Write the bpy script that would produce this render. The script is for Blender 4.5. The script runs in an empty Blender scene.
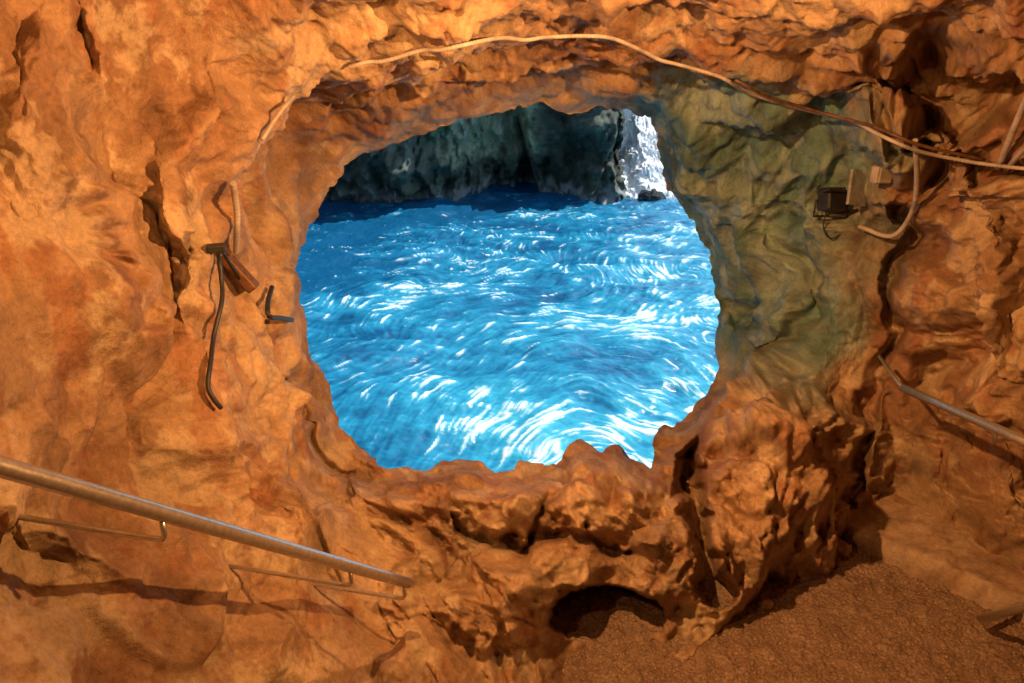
import bpy, math, numpy as np
from mathutils import Vector
np.random.seed(3)
CX,CY,F=512.0,341.5,796.0
CAM=np.array([0,0,2.8]); PIT=math.radians(20)
FW=np.array([0,math.cos(PIT),-math.sin(PIT)]); UP=np.array([0,math.sin(PIT),math.cos(PIT)]); RT=np.array([1.,0,0])
SEA_Z=-2.2
def ray(px,py):
    px=np.asarray(px,float);py=np.asarray(py,float)
    a=(px-CX)/F; b=-(py-CY)/F
    return FW+a[...,None]*RT+b[...,None]*UP
# ---------- noise ----------
def h(ix,iy,iz,s):
    x=(ix.astype(np.int64)*374761393+iy.astype(np.int64)*668265263+iz.astype(np.int64)*2147483647+s*974634777)&0xFFFFFFFF
    x=((x^(x>>13))*1274126177)&0xFFFFFFFF
    x=((x^(x>>16))*2246822519)&0xFFFFFFFF
    x=x^(x>>13)
    return (x&0xFFFFFF)/float(0xFFFFFF)
def gn(P,s=0):
    I=np.floor(P).astype(np.int64); f=P-I; u=f*f*f*(f*(f*6-15)+10)
    out=0
    for dx in(0,1):
        for dy in(0,1):
            for dz in(0,1):
                a,b,c=I[:,0]+dx,I[:,1]+dy,I[:,2]+dz
                g=(h(a,b,c,s)*2-1)*(f[:,0]-dx)+(h(a,b,c,s+1)*2-1)*(f[:,1]-dy)+(h(a,b,c,s+2)*2-1)*(f[:,2]-dz)
                w=(u[:,0] if dx else 1-u[:,0])*(u[:,1] if dy else 1-u[:,1])*(u[:,2] if dz else 1-u[:,2])
                out=out+w*g
    return out*1.4
def fbm(P,o=4,s=0,g=.5):
    r=0;a=1
    for i in range(o):
        r=r+a*gn(P*(2.03**i)+17.3*i,s+i*5); a*=g
    return r
def rotm(s):
    r=np.random.RandomState(s); q=np.linalg.qr(r.randn(3,3))[0]; return q
def plin(P,s):
    """piecewise-linear lattice noise: flat facets meeting in crisp creases, -1..1"""
    P=P@rotm(s)+s*1.37; P=P+(P.sum(1)/3.)[:,None]
    I=np.floor(P).astype(np.int64); f=P-I
    o=np.argsort(-f,axis=1); fs=np.take_along_axis(f,o,1)
    r=np.arange(len(P)); c=I.copy()
    out=(1-fs[:,0])*h(c[:,0],c[:,1],c[:,2],s)
    for k in range(3):
        c[r,o[:,k]]+=1
        w=fs[:,k]-(fs[:,k+1] if k<2 else 0)
        out+=w*h(c[:,0],c[:,1],c[:,2],s)
    return out*2-1
def crag(P,o,s,g=.5,wp=.35):
    r=0;a=1
    if wp:
        W=wp*np.stack([plin(P*.7,s+91),plin(P*.7,s+92),plin(P*.7,s+93)],-1); P=P+W
    for i in range(o):
        v=plin(P*(2.17**i),s+i*7)
        r=r+a*v; a*=g
    return r
def facet(P,s=0,g=1.0,beta=16.,off=.9):
    I=np.floor(P).astype(np.int64); num=np.zeros(len(P)); den=np.zeros(len(P))+1e-12
    for dx in(-1,0,1):
        for dy in(-1,0,1):
            for dz in(-1,0,1):
                a,b,c=I[:,0]+dx,I[:,1]+dy,I[:,2]+dz
                d0=P[:,0]-(a+h(a,b,c,s));d1=P[:,1]-(b+h(a,b,c,s+1));d2=P[:,2]-(c+h(a,b,c,s+2))
                v=(h(a,b,c,s+3)-.5)*off
                if g: v=v+g*((h(a,b,c,s+4)*2-1)*d0+(h(a,b,c,s+5)*2-1)*d1+(h(a,b,c,s+6)*2-1)*d2)
                w=np.exp(-beta*(d0*d0+d1*d1+d2*d2)); num+=w*v; den+=w
    return num/den
def sst(a,b,x):
    t=np.clip((x-a)/(b-a),0,1); return t*t*(3-2*t)
def mkmesh(name,V,Fq,smooth=True,attrs=None,mat=None):
    me=bpy.data.meshes.new(name); V=np.asarray(V,np.float32); Fq=np.asarray(Fq,np.int32)
    me.vertices.add(len(V)); me.vertices.foreach_set("co",V.ravel())
    n=Fq.shape[1]; me.loops.add(Fq.size); me.polygons.add(len(Fq))
    me.loops.foreach_set("vertex_index",Fq.ravel())
    me.polygons.foreach_set("loop_start",np.arange(0,Fq.size,n,dtype=np.int32))
    me.polygons.foreach_set("loop_total",np.full(len(Fq),n,np.int32))
    me.polygons.foreach_set("use_smooth",np.full(len(Fq),smooth,bool))
    me.update(calc_edges=True); me.validate()
    if attrs:
        for k,v in attrs.items():
            v=np.asarray(v,np.float32)
            if v.ndim==1:
                a=me.attributes.new(k,'FLOAT','POINT'); a.data.foreach_set("value",v)
            else:
                a=me.attributes.new(k,'FLOAT_COLOR','POINT'); a.data.foreach_set("color",np.concatenate([v,np.ones((len(v),1),np.float32)],1).ravel())
    o=bpy.data.objects.new(name,me); bpy.context.collection.objects.link(o)
    if mat: me.materials.append(mat)
    return o
def gridfaces(nx,ny):
    j,i=np.meshgrid(np.arange(ny-1),np.arange(nx-1),indexing='ij')
    a=j*nx+i
    return np.stack([a,a+nx,a+nx+1,a+1],-1)
# ---------- materials ----------
class NT:
    def __init__(s,name):
        s.m=bpy.data.materials.new(name); s.m.use_nodes=True; s.t=s.m.node_tree; s.p=s.t.nodes["Principled BSDF"]; s.g=s.t.nodes.new("ShaderNodeNewGeometry")
    def N(s,ty,**kw):
        n=s.t.nodes.new(ty)
        for k,v in kw.items(): setattr(n,k,v)
        return n
    def L(s,a,b): s.t.links.new(a,b)
    def pos(s,scale=(1,1,1)):
        if scale==(1,1,1): return s.g.outputs["Position"]
        m=s.N("ShaderNodeMapping"); m.inputs["Scale"].default_value=scale; s.L(s.g.outputs["Position"],m.inputs["Vector"]); return m.outputs[0]
    def noise(s,sc,det=6,ro=.6,dist=0,scale=(1,1,1)):
        n=s.N("ShaderNodeTexNoise"); n.inputs["Scale"].default_value=sc;n.inputs["Detail"].default_value=det;n.inputs["Roughness"].default_value=ro;n.inputs["Distortion"].default_value=dist
        s.L(s.pos(scale),n.inputs["Vector"]); return n.outputs["Fac"]
    def vor(s,sc,feat='F1',scale=(1,1,1)):
        n=s.N("ShaderNodeTexVoronoi",feature=feat); n.inputs["Scale"].default_value=sc; s.L(s.pos(scale),n.inputs["Vector"]); return n.outputs["Distance"]
    def ramp(s,f,st):
        r=s.N("ShaderNodeValToRGB"); e=r.color_ramp.elements
        while len(e)<len(st): e.new(.5)
        for q,(p,c) in zip(e,st): q.position=p; q.color=(*c,1) if len(c)==3 else c
        s.L(f,r.inputs[0]); return r.outputs[0]
    def mix(s,f,a,b,mode='MIX'):
        m=s.N("ShaderNodeMix",data_type='RGBA',blend_type=mode)
        for v,i in((f,0),(a,6),(b,7)):
            if hasattr(v,'is_output'): s.L(v,m.inputs[i])
            else: m.inputs[i].default_value=v if i==0 else (*v,1)
        return m.outputs[2]
    def math(s,op,a,b=0):
        m=s.N("ShaderNodeMath",operation=op)
        for v,i in((a,0),(b,1)):
            if hasattr(v,'is_output'): s.L(v,m.inputs[i])
            else: m.inputs[i].default_value=v
        return m.outputs[0]
    def attr(s,n,o="Fac"):
        a=s.N("ShaderNodeAttribute"); a.attribute_name=n; return a.outputs[o]
    def bump(s,hh,dist,st=1,prev=None):
        b=s.N("ShaderNodeBump"); b.inputs["Distance"].default_value=dist;b.inputs["Strength"].default_value=st; s.L(hh,b.inputs["Height"])
        if prev: s.L(prev,b.inputs["Normal"])
        return b.outputs[0]
def rockmat(name,sc=1.0,bd=1.0):
    n=NT(name)
    fine=n.noise(45*sc,5,.78)
    col=n.mix(.45,n.attr("mineral","Color"),n.ramp(fine,[(.34,(.34,.31,.28)),(.6,(1,1,1))]),'MULTIPLY')
    n.L(col,n.p.inputs["Base Color"]); n.p.inputs["Roughness"].default_value=.75; n.p.inputs["Specular IOR Level"].default_value=.3
    b=n.bump(fine,.013*bd,.85)
    n.L(b,n.p.inputs["Normal"])
    return n.m
M_rock=rockmat("limestone"); M_cliff=rockmat("wet_cliff",.15,6)
def lerp(a,b,t): return a+(b-a)*t[:,None]
def minerals(P,c1,c2,c3,s,sc=1.0,st=1.0):
    c1,c2,c3=[np.array(c)[None] for c in(c1,c2,c3)]
    Q=P*sc; b=fbm(Q*1.1,5,s,.6); m=fbm(Q*np.array([4.5,4.5,2.6]),5,s+40,.65); p=fbm(Q*2.6,6,s+80,.68); r=fbm(Q*np.array([5,5,1.5]),4,s+120,.6); e=facet(Q*3.1+.2*b[:,None],s+160,0,60.,1.); e2=facet(Q*8+.2*b[:,None],s+170,0,60.,1.)
    c=lerp(lerp(c3,c1,sst(-.6,-.2,b)),c2,sst(.0,.5,b))
    c=lerp(c,c*.55,sst(.1,.55,-m)*.65*st)
    c=lerp(c,np.minimum(.66,c2*1.2+.05),sst(.12,.5,p)*.6*st)
    c=lerp(c,c1*np.array([[.72,.42,.30]]),sst(.25,.55,r)*.5*st)
    return np.clip(c*(1+.3*e+.22*e2)[:,None],.01,.8)
def simple(name,c,r=.5,met=0,var=.25,sc=30):
    n=NT(name)
    f=n.noise(sc,4,.65); col=n.mix(n.ramp(f,[(.35,(0,0,0)),(.65,(1,1,1))]),tuple(x*(1-var) for x in c),tuple(min(1,x*(1+var)) for x in c))
    n.L(col,n.p.inputs["Base Color"]); n.p.inputs["Roughness"].default_value=r; n.p.inputs["Metallic"].default_value=met
    n.L(n.bump(f,.002,.3),n.p.inputs["Normal"]); return n.m
M_steel=simple("galvanised_steel",(.68,.66,.63),.32,.85,.12,60)
M_white=simple("pvc_conduit",(.40,.35,.30),.6,0,.35,9)
M_black=simple("black_rubber",(.02,.02,.02),.5)
M_brown=simple("rusty_metal",(.16,.08,.04),.6,.4,.4)
M_grey=simple("grey_metal",(.3,.3,.28),.5,.3)
# ---------- wall depth field ----------
CP=[(-260,-220,1.5),(-260,200,1.25),(-260,465,1.2),(-260,900,1.0),
(0,-220,2.0),(0,0,2.2),(0,200,2.1),(0,340,2.0),(0,465,1.95),(0,683,1.75),(0,900,1.5),
(150,-220,2.3),(150,0,2.7),(150,200,2.75),(150,400,2.7),(150,560,2.5),(150,683,2.3),(150,900,2.0),
(230,100,3.2),(230,300,3.4),(230,480,3.2),(230,683,2.7),(285,300,4.0),
(297,290,4.7),(310,240,4.7),(345,165,4.8),(325,385,4.6),(370,455,4.4),
(330,80,3.8),(420,60,3.8),(500,50,3.8),(600,50,3.9),(720,85,4.1),(820,120,4.3),
(440,122,4.7),(560,108,4.9),(640,118,5.3),
(300,-100,2.6),(500,-20,3.1),(500,-220,2.3),(750,0,3.3),(750,-220,2.4),(1024,0,3.0),(1024,-220,2.3),(1284,-220,2.0),(1284,0,2.6),
(662,185,5.7),(715,262,5.9),(718,345,5.9),(690,415,5.4),(655,445,5.0),(780,200,5.1),(790,300,5.1),(860,200,4.6),(860,300,4.7),
(940,180,4.3),(940,300,4.5),(930,420,4.7),(860,460,4.9),(1024,180,3.8),(1024,350,4.0),(1024,500,4.25),(1284,200,3.0),(1284,450,3.2),
(840,520,5.05),(1024,590,4.4),(1284,700,3.6),(740,600,4.27),(565,645,3.9),(600,600,3.85),(610,648,3.86),(650,630,3.93),(690,612,4.1),
(700,683,4.3),(900,683,4.4),(565,900,3.3),(900,900,3.3),(1284,900,3.2),(850,600,4.8),
(400,470,4.4),(500,470,4.5),(600,460,4.5),(500,560,4.0),(420,600,3.5),(420,683,3.2),(520,640,3.7),(640,560,4.0),(770,480,4.5),(760,560,4.35),(800,400,4.8),
(420,900,2.7),(300,683,2.9),(200,900,2.2)]
CPa=np.array(CP,float); K=CPa[:,:2]/500.; 
def tpsk(r2): return .5*r2*np.log(r2+1e-9)
n=len(K); A=np.zeros((n+3,n+3)); r2=((K[:,None]-K[None])**2).sum(-1)
A[:n,:n]=tpsk(r2)+np.eye(n)*2e-3; A[:n,n]=1; A[:n,n+1:]=K; A[n,:n]=1; A[n+1:,:n]=K.T
W=np.linalg.solve(A,np.concatenate([1/CPa[:,2],np.zeros(3)]))
def base_t(px,py):
    out=np.empty(len(px))
    for s in range(0,len(px),60000):
        q=np.stack([px[s:s+60000],py[s:s+60000]],-1)/500.
        r2=((q[:,None]-K[None])**2).sum(-1)
        out[s:s+60000]=tpsk(r2)@W[:n]+W[n]+q@W[n+1:]
    return 1/np.clip(out,.12,1.3)
def lump(px,py,cx,cy,rx,ry,rot,amp,hard=.55):
    a=math.radians(rot);dx=px-cx;dy=py-cy
    u=(dx*math.cos(a)+dy*math.sin(a))/rx; v=(-dx*math.sin(a)+dy*math.cos(a))/ry
    r=(np.abs(u)**1.7+np.abs(v)**1.7)**(1/1.7)
    return amp*np.clip((1.15-r)/(1.15-hard),0,1)*(1-.2*r)
def segd(px,py,pts):
    best=np.full(len(px),1e9)
    for (x0,y0),(x1,y1) in zip(pts[:-1],pts[1:]):
        dx,dy=x1-x0,y1-y0; t=np.clip(((px-x0)*dx+(py-y0)*dy)/(dx*dx+dy*dy),0,1)
        best=np.minimum(best,np.hypot(px-x0-t*dx,py-y0-t*dy))
    return best
LUMPS=[(775,490,92,126,12,.5),(745,415,70,35,-18,.15),(600,490,66,44,20,.32),(655,520,38,62,-15,.28),(480,500,90,38,5,.25),(560,560,64,50,-20,.3),
(660,575,50,44,10,.28),(500,600,55,50,0,.22),(410,540,50,45,30,.2),(965,290,62,115,4,.32),(985,450,60,90,0,.2),(900,140,70,26,12,.3),
(60,120,60,110,0,.14),(210,190,45,120,3,.18),(200,420,50,70,-10,.12),(420,95,80,22,-12,.12),(600,80,110,20,4,.14),
(950,85,80,40,10,-.6),(138,255,42,92,-12,-.25),(85,50,16,45,-8,-.12),(838,200,36,34,0,-.18),(845,540,18,16,0,-.3),(740,315,16,14,0,-.2),
(30,560,90,40,6,-.14),(300,500,40,60,0,.14)]
CREV=[([(688,470),(702,520),(714,560),(720,600)],12,.8),([(905,190),(895,330),(868,430),(845,510)],8,.22),([(560,460),(545,510),(520,560)],6,.12),([(450,520),(520,540),(590,530),(630,560)],6,.17),([(870,130),(960,150),(1060,170)],8,.18),([(265,330),(300,420),(350,480)],6,.1),([(920,400),(1000,440),(1080,450)],6,.1),([(780,170),(800,300),(780,380)],8,.12)]
def warp(px,py,amp,sc,s):
    q=np.stack([px/sc,py/sc,np.full(len(px),s*3.7)],-1)
    return px+amp*crag(q,3,s*11,.55,0), py+amp*crag(q+31.7,3,s*11+50,.55,0)
OUT=[(345,165),(365,152),(400,138),(440,122),(475,112),(520,106),(560,110),(600,107),(625,115),(650,118),(660,150),(662,185),(676,207),(692,228),(712,262),(718,300),(718,345),(717,380),(706,400),(690,412),(675,424),(660,430),(655,445),(652,470),(645,467),(632,461),(622,444),(612,446),(604,455),(595,450),(582,441),(573,445),(562,456),(556,465),(545,468),(524,460),(512,468),(498,471),(478,462),(455,460),(430,469),(385,468),(370,455),(352,441),(337,415),(325,385),(311,350),(303,320),(299,290),(297,262),(310,237),(325,205),(333,185)]
ST=1.5
gx=np.arange(-260,1285,ST); gy=np.arange(-220,901,ST); nx,ny=len(gx),len(gy)
PX,PY=np.meshgrid(gx,gy); px=PX.ravel();py=PY.ravel()
tb=base_t(px,py); P=CAM+ray(px,py)*tb[:,None]
G3=P.reshape(ny,nx,3); gu=np.gradient(G3,axis=1); gv=np.gradient(G3,axis=0)
Nb=np.cross(gu,gv); Nb/=np.linalg.norm(Nb,axis=2)[...,None]+1e-12; Nb=Nb.reshape(-1,3)
sgn=np.sign((Nb*(CAM-P)).sum(1)); Nb*=sgn[:,None]
low=sst(370,450,py)*sst(300,420,px)*(1-sst(850,910,px))
ND=np.array([-.15,-.78,.6]); ND/=np.linalg.norm(ND)
lw=sst(395,450,py)*sst(240,380,px)
Nb=Nb*(1-lw)[:,None]+ND*lw[:,None]; Nb/=np.linalg.norm(Nb,axis=1)[:,None]
dr=segd(px,py,OUT+[OUT[0]])
rimf=sst(0,45,dr)
wx,wy=warp(px,py,15,60,1)
T0=tb.copy(); lum=0
for L in LUMPS: lum=lum+lump(wx,wy,*L,hard=.6)
T0=T0-lum*(.35+.65*sst(0,22,dr))
for pts,w,d in CREV: T0=T0+d*np.clip(1.3-segd(wx,wy,pts)/w,0,1)
hx,hy=warp(px,py,6,30,6)
hol=lump(hx,hy,609,616,52,29,2,1,.85)
right=sst(860,930,px); ceil_=1-sst(60,140,py)
near=np.clip(tb/4,.42,1.1)
dc=(.20+.12*low-.05*ceil_)*crag(P*1.35,2,7,.45)+(.16*low)*crag(P*2.5,1,17,.5)+(.16*(1-low)+.10*low)*facet(P*np.array([1.5,1.5,1.1])+.15*plin(P*1.5,8)[:,None],177,.7,120,.8)
dm=(.085+.085*low+.05*right-.02*ceil_)*crag(P*np.array([3.3,3.3,2.5]),2,27,.42)+(.065+.075*low+.04*right)*facet(P*np.array([2.3,2.3,1.8])+.2*plin(P*2,5)[:,None],77,.3,90,1.1)+.03*(1-low)*crag(P*np.array([6,6,1.3]),2,57,.5)
df=(.022+.026*low+.014*right)*crag(P*8.,2,37,.5)+(.007+.007*low+.005*right)*crag(P*20,3,47,.6)+(.022+.032*low+.014*right)*facet(P*6.5+.3*plin(P*5,6)[:,None],87,.5,120,1.1)
disp=(dc*rimf+dm*(.30+.70*rimf)+df*(.6+.4*rimf))*near
hk_=lump(px,py,609,618,85,60,0,1,.6); disp*=1-.6*hk_
V0=CAM+ray(px,py)*(T0+1.6*hol)[:,None]+Nb*disp[:,None]
T=((V0-CAM)@FW)
BS=3.0; rr_=(V0-CAM)/T[:,None]; ux=((CX+F*(rr_@RT)+260)/BS).astype(int); uy=((CY-F*(rr_@UP)+220)/BS).astype(int)
BW,BH=530,390; Zb=np.full((BH,BW),1e9); ok=(ux>=0)&(ux<BW)&(uy>=0)&(uy<BH); np.minimum.at(Zb,(uy[ok],ux[ok]),T[ok])
def surf(x,y,off=0.03):
    i=int((x+260)/BS); j=int((y+220)/BS)
    t=Zb[max(j-1,0):j+2,max(i-1,0):i+2].min()-off
    return CAM+ray(x,y)*t
def inpoly(px,py,poly):
    c=np.zeros(px.shape,bool); m=len(poly)
    for i in range(m):
        x0,y0=poly[i];x1,y1=poly[i-1]
        if y0==y1: continue
        cond=((y0>py)!=(y1>py))&(px<(x1-x0)*(py-y0)/(y1-y0)+x0); c^=cond
    return c
FQ=gridfaces(nx,ny)
fx=(gx[:-1]+ST/2)[None,:].repeat(ny-1,0); fy=(gy[:-1]+ST/2)[:,None].repeat(nx-1,1)
ox,oy=warp(fx.ravel(),fy.ravel(),3.5,20,4)
ins=inpoly(ox,oy,OUT).reshape(ny-1,nx-1)
keep=~ins
faces=[FQ[keep]]
ed=[]
jj,ii=np.where(keep[:,1:]!=keep[:,:-1]); ed+= [(j*nx+i+1,(j+1)*nx+i+1) for j,i in zip(jj,ii)]
jj,ii=np.where(keep[1:]!=keep[:-1]); ed+= [((j+1)*nx+i,(j+1)*nx+i+1) for j,i in zip(jj,ii)]
ed=np.array(ed); bv=np.unique(ed); rm={v:k for k,v in enumerate(bv)}
e0=np.array([rm[e] for e in ed[:,0]]);e1=np.array([rm[e] for e in ed[:,1]])
V=V0.copy(); q=V[bv]; deg=np.bincount(e0,minlength=len(bv))+np.bincount(e1,minlength=len(bv))
for _ in range(2):
    acc=np.zeros_like(q); np.add.at(acc,e0,q[e1]); np.add.at(acc,e1,q[e0]); q=.4*q+.6*acc/deg[:,None]
V[bv]=q
rel=q-CAM; bt=rel@FW; dirs=rel/bt[:,None]; bx=CX+F*(dirs@RT); by=CY-F*(dirs@UP)
dd=np.stack([bx-510,-(by-290)],-1); dd/=np.linalg.norm(dd,axis=1)[:,None]
allV=[V]; prev=bv; cnt=len(V)
for k,(dl,fl) in enumerate([(.06,.01),(.15,.03),(.3,.08),(.5,.16),(.8,.35),(1.2,.8),(1.7,1.7),(2.2,3.5),(2.6,7)]):
    bt2=bt*(1-min(1,k/5))+5.1*min(1,k/5)
    q=CAM+dirs*(bt2+dl*(1+.9*np.clip(dd[:,1],0,1)))[:,None]+fl*(dd[:,:1]*RT+dd[:,1:]*np.array([0,0,1.]))
    q=q+ (.05+.15*fl/3)*np.stack([fbm(q*1.5,3,201),fbm(q*1.5,3,211),fbm(q*1.5,3,221)],-1)*min(1,k/3)
    idx=cnt+np.arange(len(bv)); cnt+=len(bv); allV.append(q)
    faces.append(np.stack([prev[e0],prev[e1],idx[e1],idx[e0]],-1)); prev=idx
per=np.concatenate([np.arange(nx),np.arange(1,ny)*nx+nx-1,(ny-1)*nx+np.arange(nx-2,-1,-1),np.arange(ny-2,0,-1)*nx])
Dp=V[per]-CAM; R0=np.linalg.norm(Dp,axis=1); Dp/=R0[:,None]; th0=np.arccos(Dp@FW); ph=np.arctan2(Dp@UP,Dp@RT)
prev=per; NR=26
for k in range(1,NR+1):
    s=k/NR; th=th0+(math.pi-.02-th0)*s; R=R0*(1-sst(0,.5,s))+3.0*sst(0,.5,s)
    D=np.cos(th)[:,None]*FW+(np.sin(th)*np.cos(ph))[:,None]*RT+(np.sin(th)*np.sin(ph))[:,None]*UP
    q=CAM+D*R[:,None]
    if k<NR: q=CAM+D*(R*(1+.1*fbm(q*1.2,3,301)))[:,None]
    idx=cnt+np.arange(len(per)); cnt+=len(per); allV.append(q)
    faces.append(np.stack([prev,np.roll(prev,-1),np.roll(idx,-1),idx],-1)); prev=idx
V=np.concatenate(allV); FQ=np.concatenate(faces)
sea_light=np.zeros(len(V)); axx,ayy=warp(px,py,38,80,9)  # mask for blue-green sea and sky light, painted into the reveal's rock colour
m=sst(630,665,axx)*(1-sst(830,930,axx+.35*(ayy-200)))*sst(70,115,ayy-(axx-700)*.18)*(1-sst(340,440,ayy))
sea_light[:len(px)]=m; sea_light[len(px):len(px)+9*len(bv)]=.9
C=minerals(V,(.44,.285,.17),(.55,.395,.25),(.33,.19,.11),1000,1,1.0)
G=minerals(V,(.15,.27,.25),(.30,.41,.37),(.08,.16,.17),1200,1.3)  # limestone palette tinted teal to carry the daylight off the water
C=lerp(C,G,sea_light)
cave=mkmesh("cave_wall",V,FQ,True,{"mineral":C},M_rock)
# ---------- ground inside ----------
gxs=np.arange(-.6,6,.010); gys=np.arange(1.8,5.6,.010)
X,Y=np.meshgrid(gxs,gys); P=np.stack([X.ravel(),Y.ravel(),np.zeros(X.size)],-1)
P[:,2]=.03*fbm(P*1.3,3,401)+.012*fbm(P*9,3,411)+.020*np.clip(crag(P*24,3,421,.6),-.15,1)
n_=NT("packed_earth")
f=n_.noise(5,5,.7); g=n_.noise(70,4,.75); v=n_.vor(48)
col=n_.ramp(f,[(.35,(.33,.21,.145)),(.5,(.43,.29,.20)),(.65,(.52,.37,.26))]); col=n_.mix(.6,col,n_.ramp(g,[(.38,(.34,.30,.27)),(.58,(1,1,1))]),'MULTIPLY')
col=n_.mix(n_.ramp(v,[(.12,(.8,.8,.8)),(.28,(0,0,0))]),col,(.62,.49,.37))
n_.L(col,n_.p.inputs["Base Color"]); n_.p.inputs["Roughness"].default_value=.9; n_.L(n_.bump(g,.018,1,n_.bump(v,.016,.9)),n_.p.inputs["Normal"])
fq=gridfaces(len(gxs),len(gys)).reshape(-1,4)[:,::-1]; fc=P[fq[:,0]]
fq=fq[(fc[:,1]<3.25+(fc[:,0]-.25)*.62+.55)&(fc[:,1]<5.4)&(fc[:,0]>-.3)]
mkmesh("ground",P,fq,True,None,n_.m)
# ---------- low kerb ----------
k0=np.array([1.84,4.36,0]);k1=np.array([3.4,2.55,0]); U=(k1-k0); Ln=np.linalg.norm(U); U/=Ln; Nn=np.array([-U[1],U[0],0]); Nn=Nn if Nn[0]>0 else -Nn
ls=np.arange(0,Ln,.012); prof=[(0,-.05),(.005,.03),(.012,.09),(.03,.115)]+[(.03+.02*i,.12+.001*i) for i in range(1,38)]
L_,Q_=np.meshgrid(ls,np.arange(len(prof))); pr=np.array(prof)
P=k0+L_.ravel()[:,None]*U+pr[Q_.ravel(),0][:,None]*Nn; P[:,2]=pr[Q_.ravel(),1]
P=P+ (.05*fbm(P*2,2,501)+.02*crag(P*7,2,511))[:,None]*Nn; P[:,2]+=.015*crag(P*8,3,521)
mkmesh("kerb",P,gridfaces(len(ls),len(prof)).reshape(-1,4),True,{"mineral":minerals(P,(.46,.32,.21),(.54,.40,.28),(.38,.25,.16),1300,2,.6)},M_rock)
# ---------- rocks ----------
def rock(name,c,r,seed,mat,cols=((.36,.22,.14),(.44,.3,.2),(.26,.15,.1)),sc=2):
    import bmesh
    bm=bmesh.new(); bmesh.ops.create_icosphere(bm,subdivisions=5,radius=1)
    co=np.array([v.co[:] for v in bm.verts]); fc=np.array([[v.index for v in f.verts] for f in bm.faces]); bm.free()
    rr=1+.3*crag(co*1.2+seed*7.1,4,601,.5)
    P=co*rr[:,None]*np.array(r)+np.array(c)
    return mkmesh(name,P,fc,True,{"mineral":minerals(P,*cols,1400,sc)},mat)
def fl(x,y,z=0):
    d=ray(x,y); return CAM+d*((z-CAM[2])/d[2])
for i,(x,y,r) in enumerate([(838,548,.07),(765,604,.035)]):
    rock("loose_stone",fl(x,y,r*.4),(r*1.2,r,r*.8),i+1,M_rock)
# ---------- tubes ----------
def catmull(pts,n=10):
    pts=[np.array(p,float) for p in pts]; pts=[2*pts[0]-pts[1]]+pts+[2*pts[-1]-pts[-2]]; out=[]
    for i in range(1,len(pts)-2):
        for k in range(n):
            t=k/n;a,b,c,d=pts[i-1:i+3]
            out.append(.5*((2*b)+(-a+c)*t+(2*a-5*b+4*c-d)*t*t+(-a+3*b-3*c+d)*t**3))
    out.append(pts[-2]); return np.array(out)
def tube(name,path,r,mat,parent=None,corr=0,seg=12):
    path=np.array(path,float)
    if corr:
        L=np.r_[0,np.cumsum(np.linalg.norm(np.diff(path,axis=0),axis=1))]; s=np.arange(0,L[-1],.006); path=np.stack([np.interp(s,L,path[:,i]) for i in range(3)],-1)
        rad=r*(1+corr*np.sin(s/.018*2*math.pi))
    else: rad=np.full(len(path),r)
    T_=np.gradient(path,axis=0); T_/=np.linalg.norm(T_,axis=1)[:,None]+1e-9
    ref=np.array([.13,.21,.97]); A_=np.cross(T_,ref); A_/=np.linalg.norm(A_,axis=1)[:,None]; B_=np.cross(T_,A_)
    th=np.arange(seg)*2*math.pi/seg
    P=path[:,None]+rad[:,None,None]*(np.cos(th)[None,:,None]*A_[:,None]+np.sin(th)[None,:,None]*B_[:,None])
    m_=len(path); P=P.reshape(-1,3)
    i,j=np.meshgrid(np.arange(m_-1),np.arange(seg),indexing='ij'); a=i*seg+j;b=i*seg+(j+1)%seg
    fs=np.stack([a,b,b+seg,a+seg],-1).reshape(-1,4).tolist()
    fs.append(list(range(seg))[::-1]); fs.append([(m_-1)*seg+k for k in range(seg)])
    me=bpy.data.meshes.new(name); me.from_pydata(P.tolist(),[],fs); me.polygons.foreach_set("use_smooth",[True]*(len(fs)-2)+[False]*2); me.update()
    o=bpy.data.objects.new(name,me); bpy.context.collection.objects.link(o); me.materials.append(mat)
    if parent: o.parent=parent
    return o
def empty(name):
    e=bpy.data.objects.new(name,None); bpy.context.collection.objects.link(e); return e
def onwall(pts,off=.03,n=6,sm=3):
    """a cable lies over the rock: it follows the wall but bridges the hollows (upper envelope)"""
    p2=catmull([(a,b,0) for a,b in pts],n); t=np.array([(surf(a,b,off)-CAM)@FW for a,b,_ in p2])
    e=t.copy()
    for _ in range(25): e[1:-1]=np.minimum(t[1:-1],(e[:-2]+e[2:])/2) if len(e)>2 else e[1:-1]
    for _ in range(sm): e[1:-1]=(e[:-2]+2*e[1:-1]+e[2:])/4
    return np.array([CAM+ray(a,b)*tt for (a,b,_),tt in zip(p2,e)])
cond=empty("electrical_conduit")
tube("main_run",onwall([(350,67),(368,62),(385,61),(420,51),(442,50),(460,46),(500,38),(525,40),(550,37),(605,37),(640,50),(660,60),(680,65),(720,77),(745,91),(770,100),(810,111),(850,120),(880,135),(915,150),(960,160),(1000,166),(1060,172)],.018),.009,M_white,cond,.12)
tube("second_run",onwall([(735,80),(770,97),(830,115),(875,127),(920,145),(985,160)],.025),.008,M_brown,cond)
tube("riser_a",onwall([(1050,50),(1024,105),(998,168)],.03),.015,M_white,cond)
tube("riser_b",onwall([(1060,120),(1024,150),(1006,170)],.03),.012,M_white,cond)
tube("lamp_loop",onwall([(915,140),(917,180),(912,212),(892,236),(858,226)],.03),.013,M_white,cond,.1)
c2=empty("electrical_conduit")
tube("upper_piece",onwall([(294,96),(278,115),(262,140)],.02),.008,M_white,c2)
tube("lower_piece",onwall([(233,183),(237,215),(236,252)],.03),.013,M_white,c2,.1)
cb=empty("power_cable")
tube("cable",onwall([(218,250),(221,275),(222,300),(214,335),(211,360),(208,385),(213,398),(221,408)],.02),.009,M_black,cb)
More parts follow.
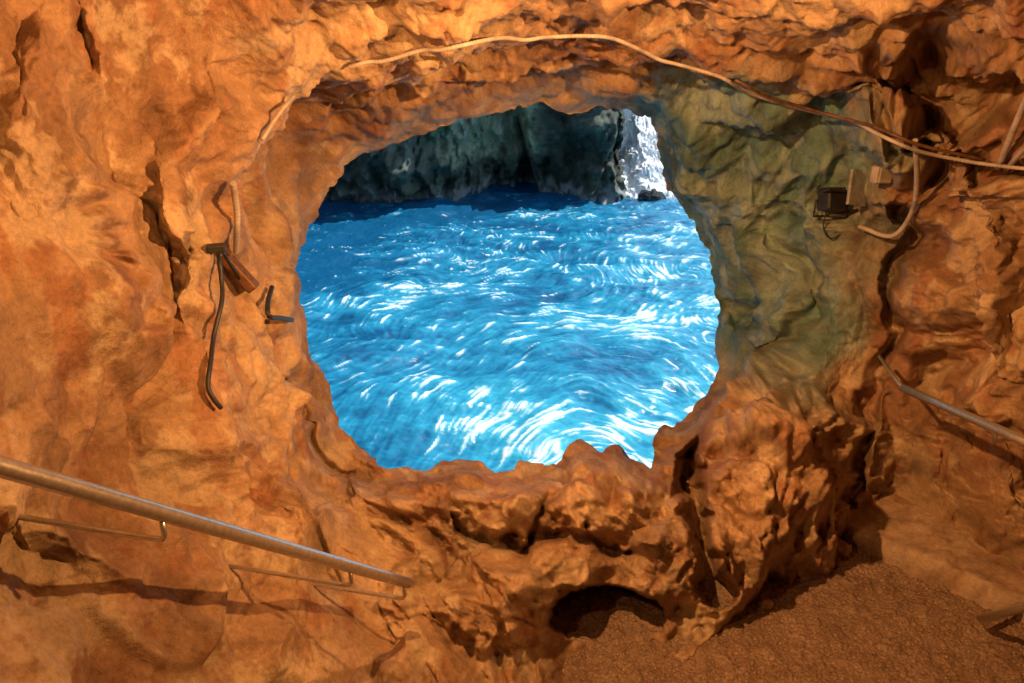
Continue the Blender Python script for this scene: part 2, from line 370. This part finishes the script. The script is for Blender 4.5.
def pt(x,y,t): return CAM+ray(x,y)*t
hr=empty("handrail")
A0=pt(-30,458,1.53);A1=pt(408,583,3.1)
Dv=(A1-A0)/np.linalg.norm(A1-A0)
tube("rail",[A0-Dv*1.2,A0]+[A0+(A1-A0)*k/10 for k in range(1,11)],.021,M_steel,hr,seg=20)
def bracket(x,par,side):
    iv=(1/1.53)+((x+30)/438)*((1/3.1)-(1/1.53)); c=pt(x,458+(x+30)/438*125,1/iv)
    p=[c-np.array([0,0,.015]),c-np.array([0,0,.065])]; e=p[-1]+np.array([-side,side*.25,0.0])
    path=[p[0],p[1],p[1]+np.array([-.008,.002,-.012]),p[1]+np.array([-.022,.006,-.016]),e+np.array([0,0,-.016])]
    tube("bracket",path,.008,M_steel,par,seg=10)
bracket(161,hr,.45); bracket(404,hr,.6); bracket(350,hr,.6)
hr2=empty("handrail")
B0=pt(903,388,4.05);B1=pt(1100,474,2.95)
tube("rail",[B0,B0+(B1-B0)*.3,B0+(B1-B0)*.6,B1],.021,M_steel,hr2,seg=20)
tube("bracket",[B0,B0+np.array([.03,.15,-.01]),B0+np.array([.1,.5,-.02])],.010,M_steel,hr2)
tube("bracket_2",[B1*.55+B0*.45,B1*.55+B0*.45+np.array([.03,.03,-.08]),B1*.55+B0*.45+np.array([.5,.2,-.08])],.010,M_steel,hr2)
hr3=empty("handrail")
C0=pt(982,619,4.0);C1=pt(1090,588,3.1)
tube("rail",[C0,C0*.5+C1*.5,C1],.021,M_steel,hr3,seg=20)
tube("post",[C1,C1-np.array([0,0,.9])],.02,M_steel,hr3,seg=16)
tube("end_stub",[C0,C0+np.array([.02,.03,-.03]),C0+np.array([.5,.25,-.05])],.018,M_steel,hr3,seg=16)
def box(name,c,size,R,mat,par,bev=.006):
    bpy.ops.mesh.primitive_cube_add(size=1); o=bpy.context.object; o.name=name
    o.scale=size; bpy.ops.object.transform_apply(location=False,rotation=False,scale=True)
    b=o.modifiers.new("b",'BEVEL'); b.width=bev; b.segments=3
    o.rotation_euler=R; o.location=Vector(c); o.data.materials.append(mat); o.parent=par; return o
fl_=empty("floodlight")
c=surf(832,200,.10)
box("housing",c,(.15,.10,.13),(math.radians(-15),math.radians(8),math.radians(25)),M_black,fl_,.015)
box("visor",c+np.array([-.01,-.06,.06]),(.16,.05,.012),(math.radians(-25),math.radians(8),math.radians(25)),M_black,fl_,.004)
for k in range(5): box("fin_%d"%k,c+np.array([-.05+.025*k+.02,.05,.02]),(.006,.06,.09),(math.radians(-15),math.radians(8),math.radians(25)),M_black,fl_,.001)
tube("yoke",[c+np.array([-.09,0,0]),c+np.array([-.09,.02,-.10]),c+np.array([.1,.02,-.10]),c+np.array([.1,0,.0])],.007,M_black,fl_)
tube("arm",[c+np.array([.0,.02,-.10]),c+np.array([.10,.03,-.085]),c+np.array([.22,.05,-.06])],.010,M_black,fl_)
tube("lead",catmull([c+np.array([-.02,.0,-.06]),c+np.array([-.03,0,-.16]),c+np.array([.02,0,-.23]),c+np.array([.10,.02,-.20]),c+np.array([.2,.04,-.1])]),.004,M_black,fl_)
box("mounting_plate",surf(858,188,.03),(.16,.02,.2),(math.radians(-8),math.radians(10),math.radians(30)),M_grey,fl_)
jb=empty("junction_box"); c=surf(881,175,.03)
box("body",c,(.10,.05,.09),(0,math.radians(5),math.radians(20)),M_white,jb,.008); box("lid",c+np.array([.012,-.03,0]),(.085,.012,.075),(0,math.radians(5),math.radians(20)),M_white,jb,.004)
wl=empty("wall_lamp"); c=surf(235,268,.05)
box("housing",c,(.05,.07,.25),(0,math.radians(-38),0),M_brown,wl,.01); box("clamp",surf(216,248,.03),(.07,.05,.03),(0,0,.3),M_black,wl)
tube("yoke",[surf(216,246,.03),surf(224,254,.07),surf(246,290,.05)],.008,M_black,wl)
hk=empty("wall_hook"); 
tube("hook",onwall([(272,287),(268,302),(269,316),(280,318),(292,320)],.03,4),.012,M_black,hk)
# ---------- sea ----------
xs=np.concatenate([-np.geomspace(900,9.3,40),np.arange(-9.2,9.2,.022),np.geomspace(9.3,900,40)])
yd=[7.5]; 
while yd[-1]<34: yd.append(yd[-1]+.0025*yd[-1]*(yd[-1]/10)**.35)
ys=np.concatenate([np.linspace(-30,7.3,20),yd,np.geomspace(34.3,1500,40)])
X,Y=np.meshgrid(xs,ys); X=X.ravel();Y=Y.ravel()
tex=np.random.rand(1024,1024); 
def samp(x,y,cell):
    u=x/cell;v=y/cell; i=np.floor(u).astype(int);j=np.floor(v).astype(int);fu=u-i;fv=v-j
    fu=fu*fu*(3-2*fu);fv=fv*fv*(3-2*fv)
    a=tex[j%1024,i%1024];b=tex[j%1024,(i+1)%1024];c=tex[(j+1)%1024,i%1024];d=tex[(j+1)%1024,(i+1)%1024]
    return (a*(1-fu)+b*fu)*(1-fv)+(c*(1-fu)+d*fu)*fv
pot=np.random.rand(256,256)
def potf(x,y):
    r=0
    for sc,am in((4.2,1.),(1.7,.30),(.7,.05)):
        u=x/sc+13.3*sc;v=y/sc*.8+7.7; i=np.floor(u).astype(int);j=np.floor(v).astype(int);fu=u-i;fv=v-j
        fu=fu**3*(fu*(fu*6-15)+10);fv=fv**3*(fv*(fv*6-15)+10)
        r=r+am*((pot[j%256,i%256]*(1-fu)+pot[j%256,(i+1)%256]*fu)*(1-fv)+(pot[(j+1)%256,i%256]*(1-fu)+pot[(j+1)%256,(i+1)%256]*fu)*fv)
    return r+.09*y-.09*x
def vel(x,y):
    e=.05; p=potf(x,y); vx=(potf(x,y+e)-p)/e; vy=-(potf(x+e,y)-p)/e; m=np.hypot(vx,vy)+.02; return vx/m,vy/m
msk=(np.abs(X)<9.5)&(Y>7)&(Y<34); xm,ym=X[msk],Y[msk]
l1=0;l2=0
for sg in(1,-1):
    x,y=xm.copy(),ym.copy()
    for k in range(9):
        if k or sg==1:
            w_=1-(k/9.)**2
            l1=l1+w_*samp(x,y,.036); l2=l2+w_*samp(x+50,y+9,.080)
        vx,vy=vel(x,y); x=x+sg*.040*vx; y=y+sg*.040*vy
l1n=(l1-l1.mean())/l1.std(); l2n=(l2-l2.mean())/l2.std()
P2=np.stack([xm,ym,np.zeros(len(xm))],-1)
big=fbm(P2*np.array([.30,.34,1]),4,701,.55); mid=fbm(P2*np.array([1.0,1.3,1]),5,741,.62); chop=fbm(P2*np.array([3.2,4.5,1]),3,761,.6)
bias=1.25*big+1.1*mid+.45*chop+.11*xm-.05*(ym-15)
foam=sst(1.6,3.2,l1n*.9+l2n*.85+.8*bias)
foam=np.maximum(foam,.95*sst(.65,1.2,bias+.2*l2n+.25*l1n)*sst(-.6,.9,l1n+.4*l2n))
foam*=1-.6*sst(24,28,ym)
Fm=np.zeros(len(X)); Fm[msk]=foam
St=np.full(len(X),.5); St[msk]=np.clip(.46+.05*l1n+.055*l2n+.22*mid+.13*chop+.32*big+.038*xm-.022*(ym-13),0,1)
Zs=np.zeros(len(X)); Zs[msk]=.17*fbm(P2*np.array([.5,.6,1]),3,711)+.04*mid+.014*chop+.003*l2n+.012*foam
Z=SEA_Z+Zs
n_=NT("sea_water")
sa=n_.attr("streak"); fo=n_.attr("foam")
w=n_.ramp(sa,[(.1,(.004,.10,.23)),(.4,(.014,.25,.44)),(.65,(.04,.43,.61)),(1,(.18,.66,.79))])
col=n_.mix(fo,w,(.82,.89,.9)); n_.L(col,n_.p.inputs["Base Color"])
n_.L(n_.math('ADD',n_.math('MULTIPLY',fo,.4),.3),n_.p.inputs["Roughness"]); n_.p.inputs["IOR"].default_value=1.33
n_.L(n_.bump(n_.noise(6,3,.55,0,(1,1.5,1)),.03,.4),n_.p.inputs["Normal"])
mkmesh("sea",np.stack([X,Y,Z],-1),gridfaces(len(xs),len(ys)).reshape(-1,4)[:,::-1],True,{"foam":Fm,"streak":St},n_.m)
# ---------- opposite cliff ----------
cx=np.arange(-30,4.6,.065); tz=np.linspace(0,1,130)
Xg,Tz=np.meshgrid(cx,tz); X=Xg.ravel(); tt=Tz.ravel()
top=np.interp(X,[-30,-6,-2,2,3.6,4.5],[5,5,4.4,4.4,4.2,3.8]); Zc=-3.4+tt*(top+3.4)
hz=np.clip(Zc+2.2,0,9)
cliffy=np.interp(X,[-30,-9,-5.6,-4.4,-3.6,-2.2,-.6,.8,1.0,1.25,2.4,3.6,4.2,4.6],[24,26,28.6,28.4,27.6,29.2,31.5,32.5,32.0,29.6,28.8,28.8,29.6,31.5])
Yc=cliffy-.35*hz*(1-sst(-2,.8,X+.8*Zc))+.1*hz*sst(1,1.6,X)
Xc=X-.30*hz*sst(.6,1.0,X)*(1-sst(1.3,2.0,X))
P=np.stack([Xc,Yc,Zc],-1)
P[:,1]-=.9*crag(P*.5,2,831,.5)+.6*crag(P*np.array([1.6,1.6,1.1]),3,841,.55)+.08*crag(P*7,2,861)+.5*facet(P*np.array([.9,.9,.6]),851,.3,50,1)
endm=sst(3.4,4.6,X); P[:,0]-=endm*(.3*crag(P*1.3,3,871)+.12*hz*.6+.15)
foamw=(1-sst(-2.05,-1.7,Zc+.4*fbm(P*1.5,3,885)))*.35
cc=minerals(P,(.12,.155,.12),(.21,.25,.19),(.055,.075,.065),1500,.35)
gr=sst(-3.4,-2.0,Xc)*(1-sst(.7,1.1,Xc))*sst(-1.3,-.5,Zc); cc=lerp(cc,minerals(P,(.50,.56,.34),(.62,.66,.44),(.28,.35,.21),1600,.5),gr*.9)
pil=sst(1.0,1.3,Xc)*(1-sst(4.2,4.6,Xc)); cc=lerp(cc,cc*.6,pil)
cc=lerp(cc,np.array([[.8,.88,.9]]),foamw)
mkmesh("sea_cliff",P,gridfaces(len(cx),len(tz)).reshape(-1,4),True,{"mineral":cc},M_cliff)
dk=((.05,.075,.085),(.09,.12,.12),(.02,.03,.04))
for i,(x,y,r) in enumerate([(4.95,28.3,.4)]):
    rock("sea_rock",(x,y,SEA_Z+.05*r),(r*1.1,r,r*1.1),i+11,M_cliff,dk,.4)
# breaking wave in the gap
wx_=np.linspace(3.4,9.5,320); wu=np.linspace(0,1,140); X,Uu=np.meshgrid(wx_,wu); X=X.ravel();Uu=Uu.ravel()
hp=(3.3*np.exp(-((X-5.0)/1.1)**2)+.8*np.exp(-((X-6.9)/1.4)**2)+.2)*(1+.3*crag(np.stack([X*1.6,X*0,X*0],-1),4,921,.6))
P=np.stack([X,28.9+5.5*Uu,SEA_Z-.1+hp*Uu**.85],-1)
P+=.20*np.stack([fbm(P*1.5,4,931,.65),fbm(P*1.5,4,941,.65),fbm(P*1.5,4,951,.65)],-1)
mw=NT("sea_foam"); f=mw.noise(2.2,6,.7); col=mw.ramp(f,[(.32,(.3,.48,.56)),(.4,(.78,.86,.89)),(.47,(.94,.96,.97))]); mw.L(col,mw.p.inputs["Base Color"]); mw.p.inputs["Roughness"].default_value=.8
mw.L(mw.bump(f,.06,.5),mw.p.inputs["Normal"])
mkmesh("breaking_wave",P,gridfaces(320,140).reshape(-1,4),True,None,mw.m)
# ---------- light ----------
az=math.radians(55); el=math.radians(57)
sd=Vector((math.sin(az)*math.cos(el),math.cos(az)*math.cos(el),math.sin(el)))
w=bpy.data.worlds.new("World"); bpy.context.scene.world=w; w.use_nodes=True; nt=w.node_tree
sky=nt.nodes.new("ShaderNodeTexSky"); sky.sky_type='NISHITA'; sky.sun_disc=False; sky.sun_elevation=el; sky.sun_rotation=az
nt.links.new(sky.outputs[0],nt.nodes["Background"].inputs[0]); nt.nodes["Background"].inputs[1].default_value=.15
s=bpy.data.lights.new("sun",'SUN'); s.energy=4.8; s.angle=math.radians(.5); s.color=(1,.96,.9); so=bpy.data.objects.new("sun",s); bpy.context.collection.objects.link(so)
so.rotation_euler=sd.to_track_quat('Z','Y').to_euler()
def lamp(name,loc,tgt,e,size,col=(1,.45,.145),spread=165):
    l=bpy.data.lights.new(name,'AREA'); l.energy=e; l.size=size; l.shape='DISK'; l.color=col; l.spread=math.radians(spread)
    o=bpy.data.objects.new(name,l); bpy.context.collection.objects.link(o); o.location=loc; o.rotation_euler=(Vector(loc)-Vector(tgt)).to_track_quat('Z','Y').to_euler()
lamp("cave_lamp",(2.1,1.6,3.0),(-1.1,3.2,2.85),74,.05,spread=98)
lamp("cave_lamp",(-.45,1.9,3.25),(1.7,4.2,0.7),64,.05,spread=120)
lamp("cave_lamp",(-.8,.9,3.0),(1.9,4.2,2.8),24,.08)
cd=bpy.data.cameras.new("camera"); cd.sensor_width=36; cd.lens=F/1024*36; cd.clip_end=4000; cd.clip_start=.05
co=bpy.data.objects.new("camera",cd); bpy.context.collection.objects.link(co); co.location=CAM; co.rotation_euler=(math.radians(70),0,0)
sc=bpy.context.scene; sc.camera=co; sc.view_settings.view_transform='Standard'; sc.view_settings.look='None'; sc.view_settings.exposure=0
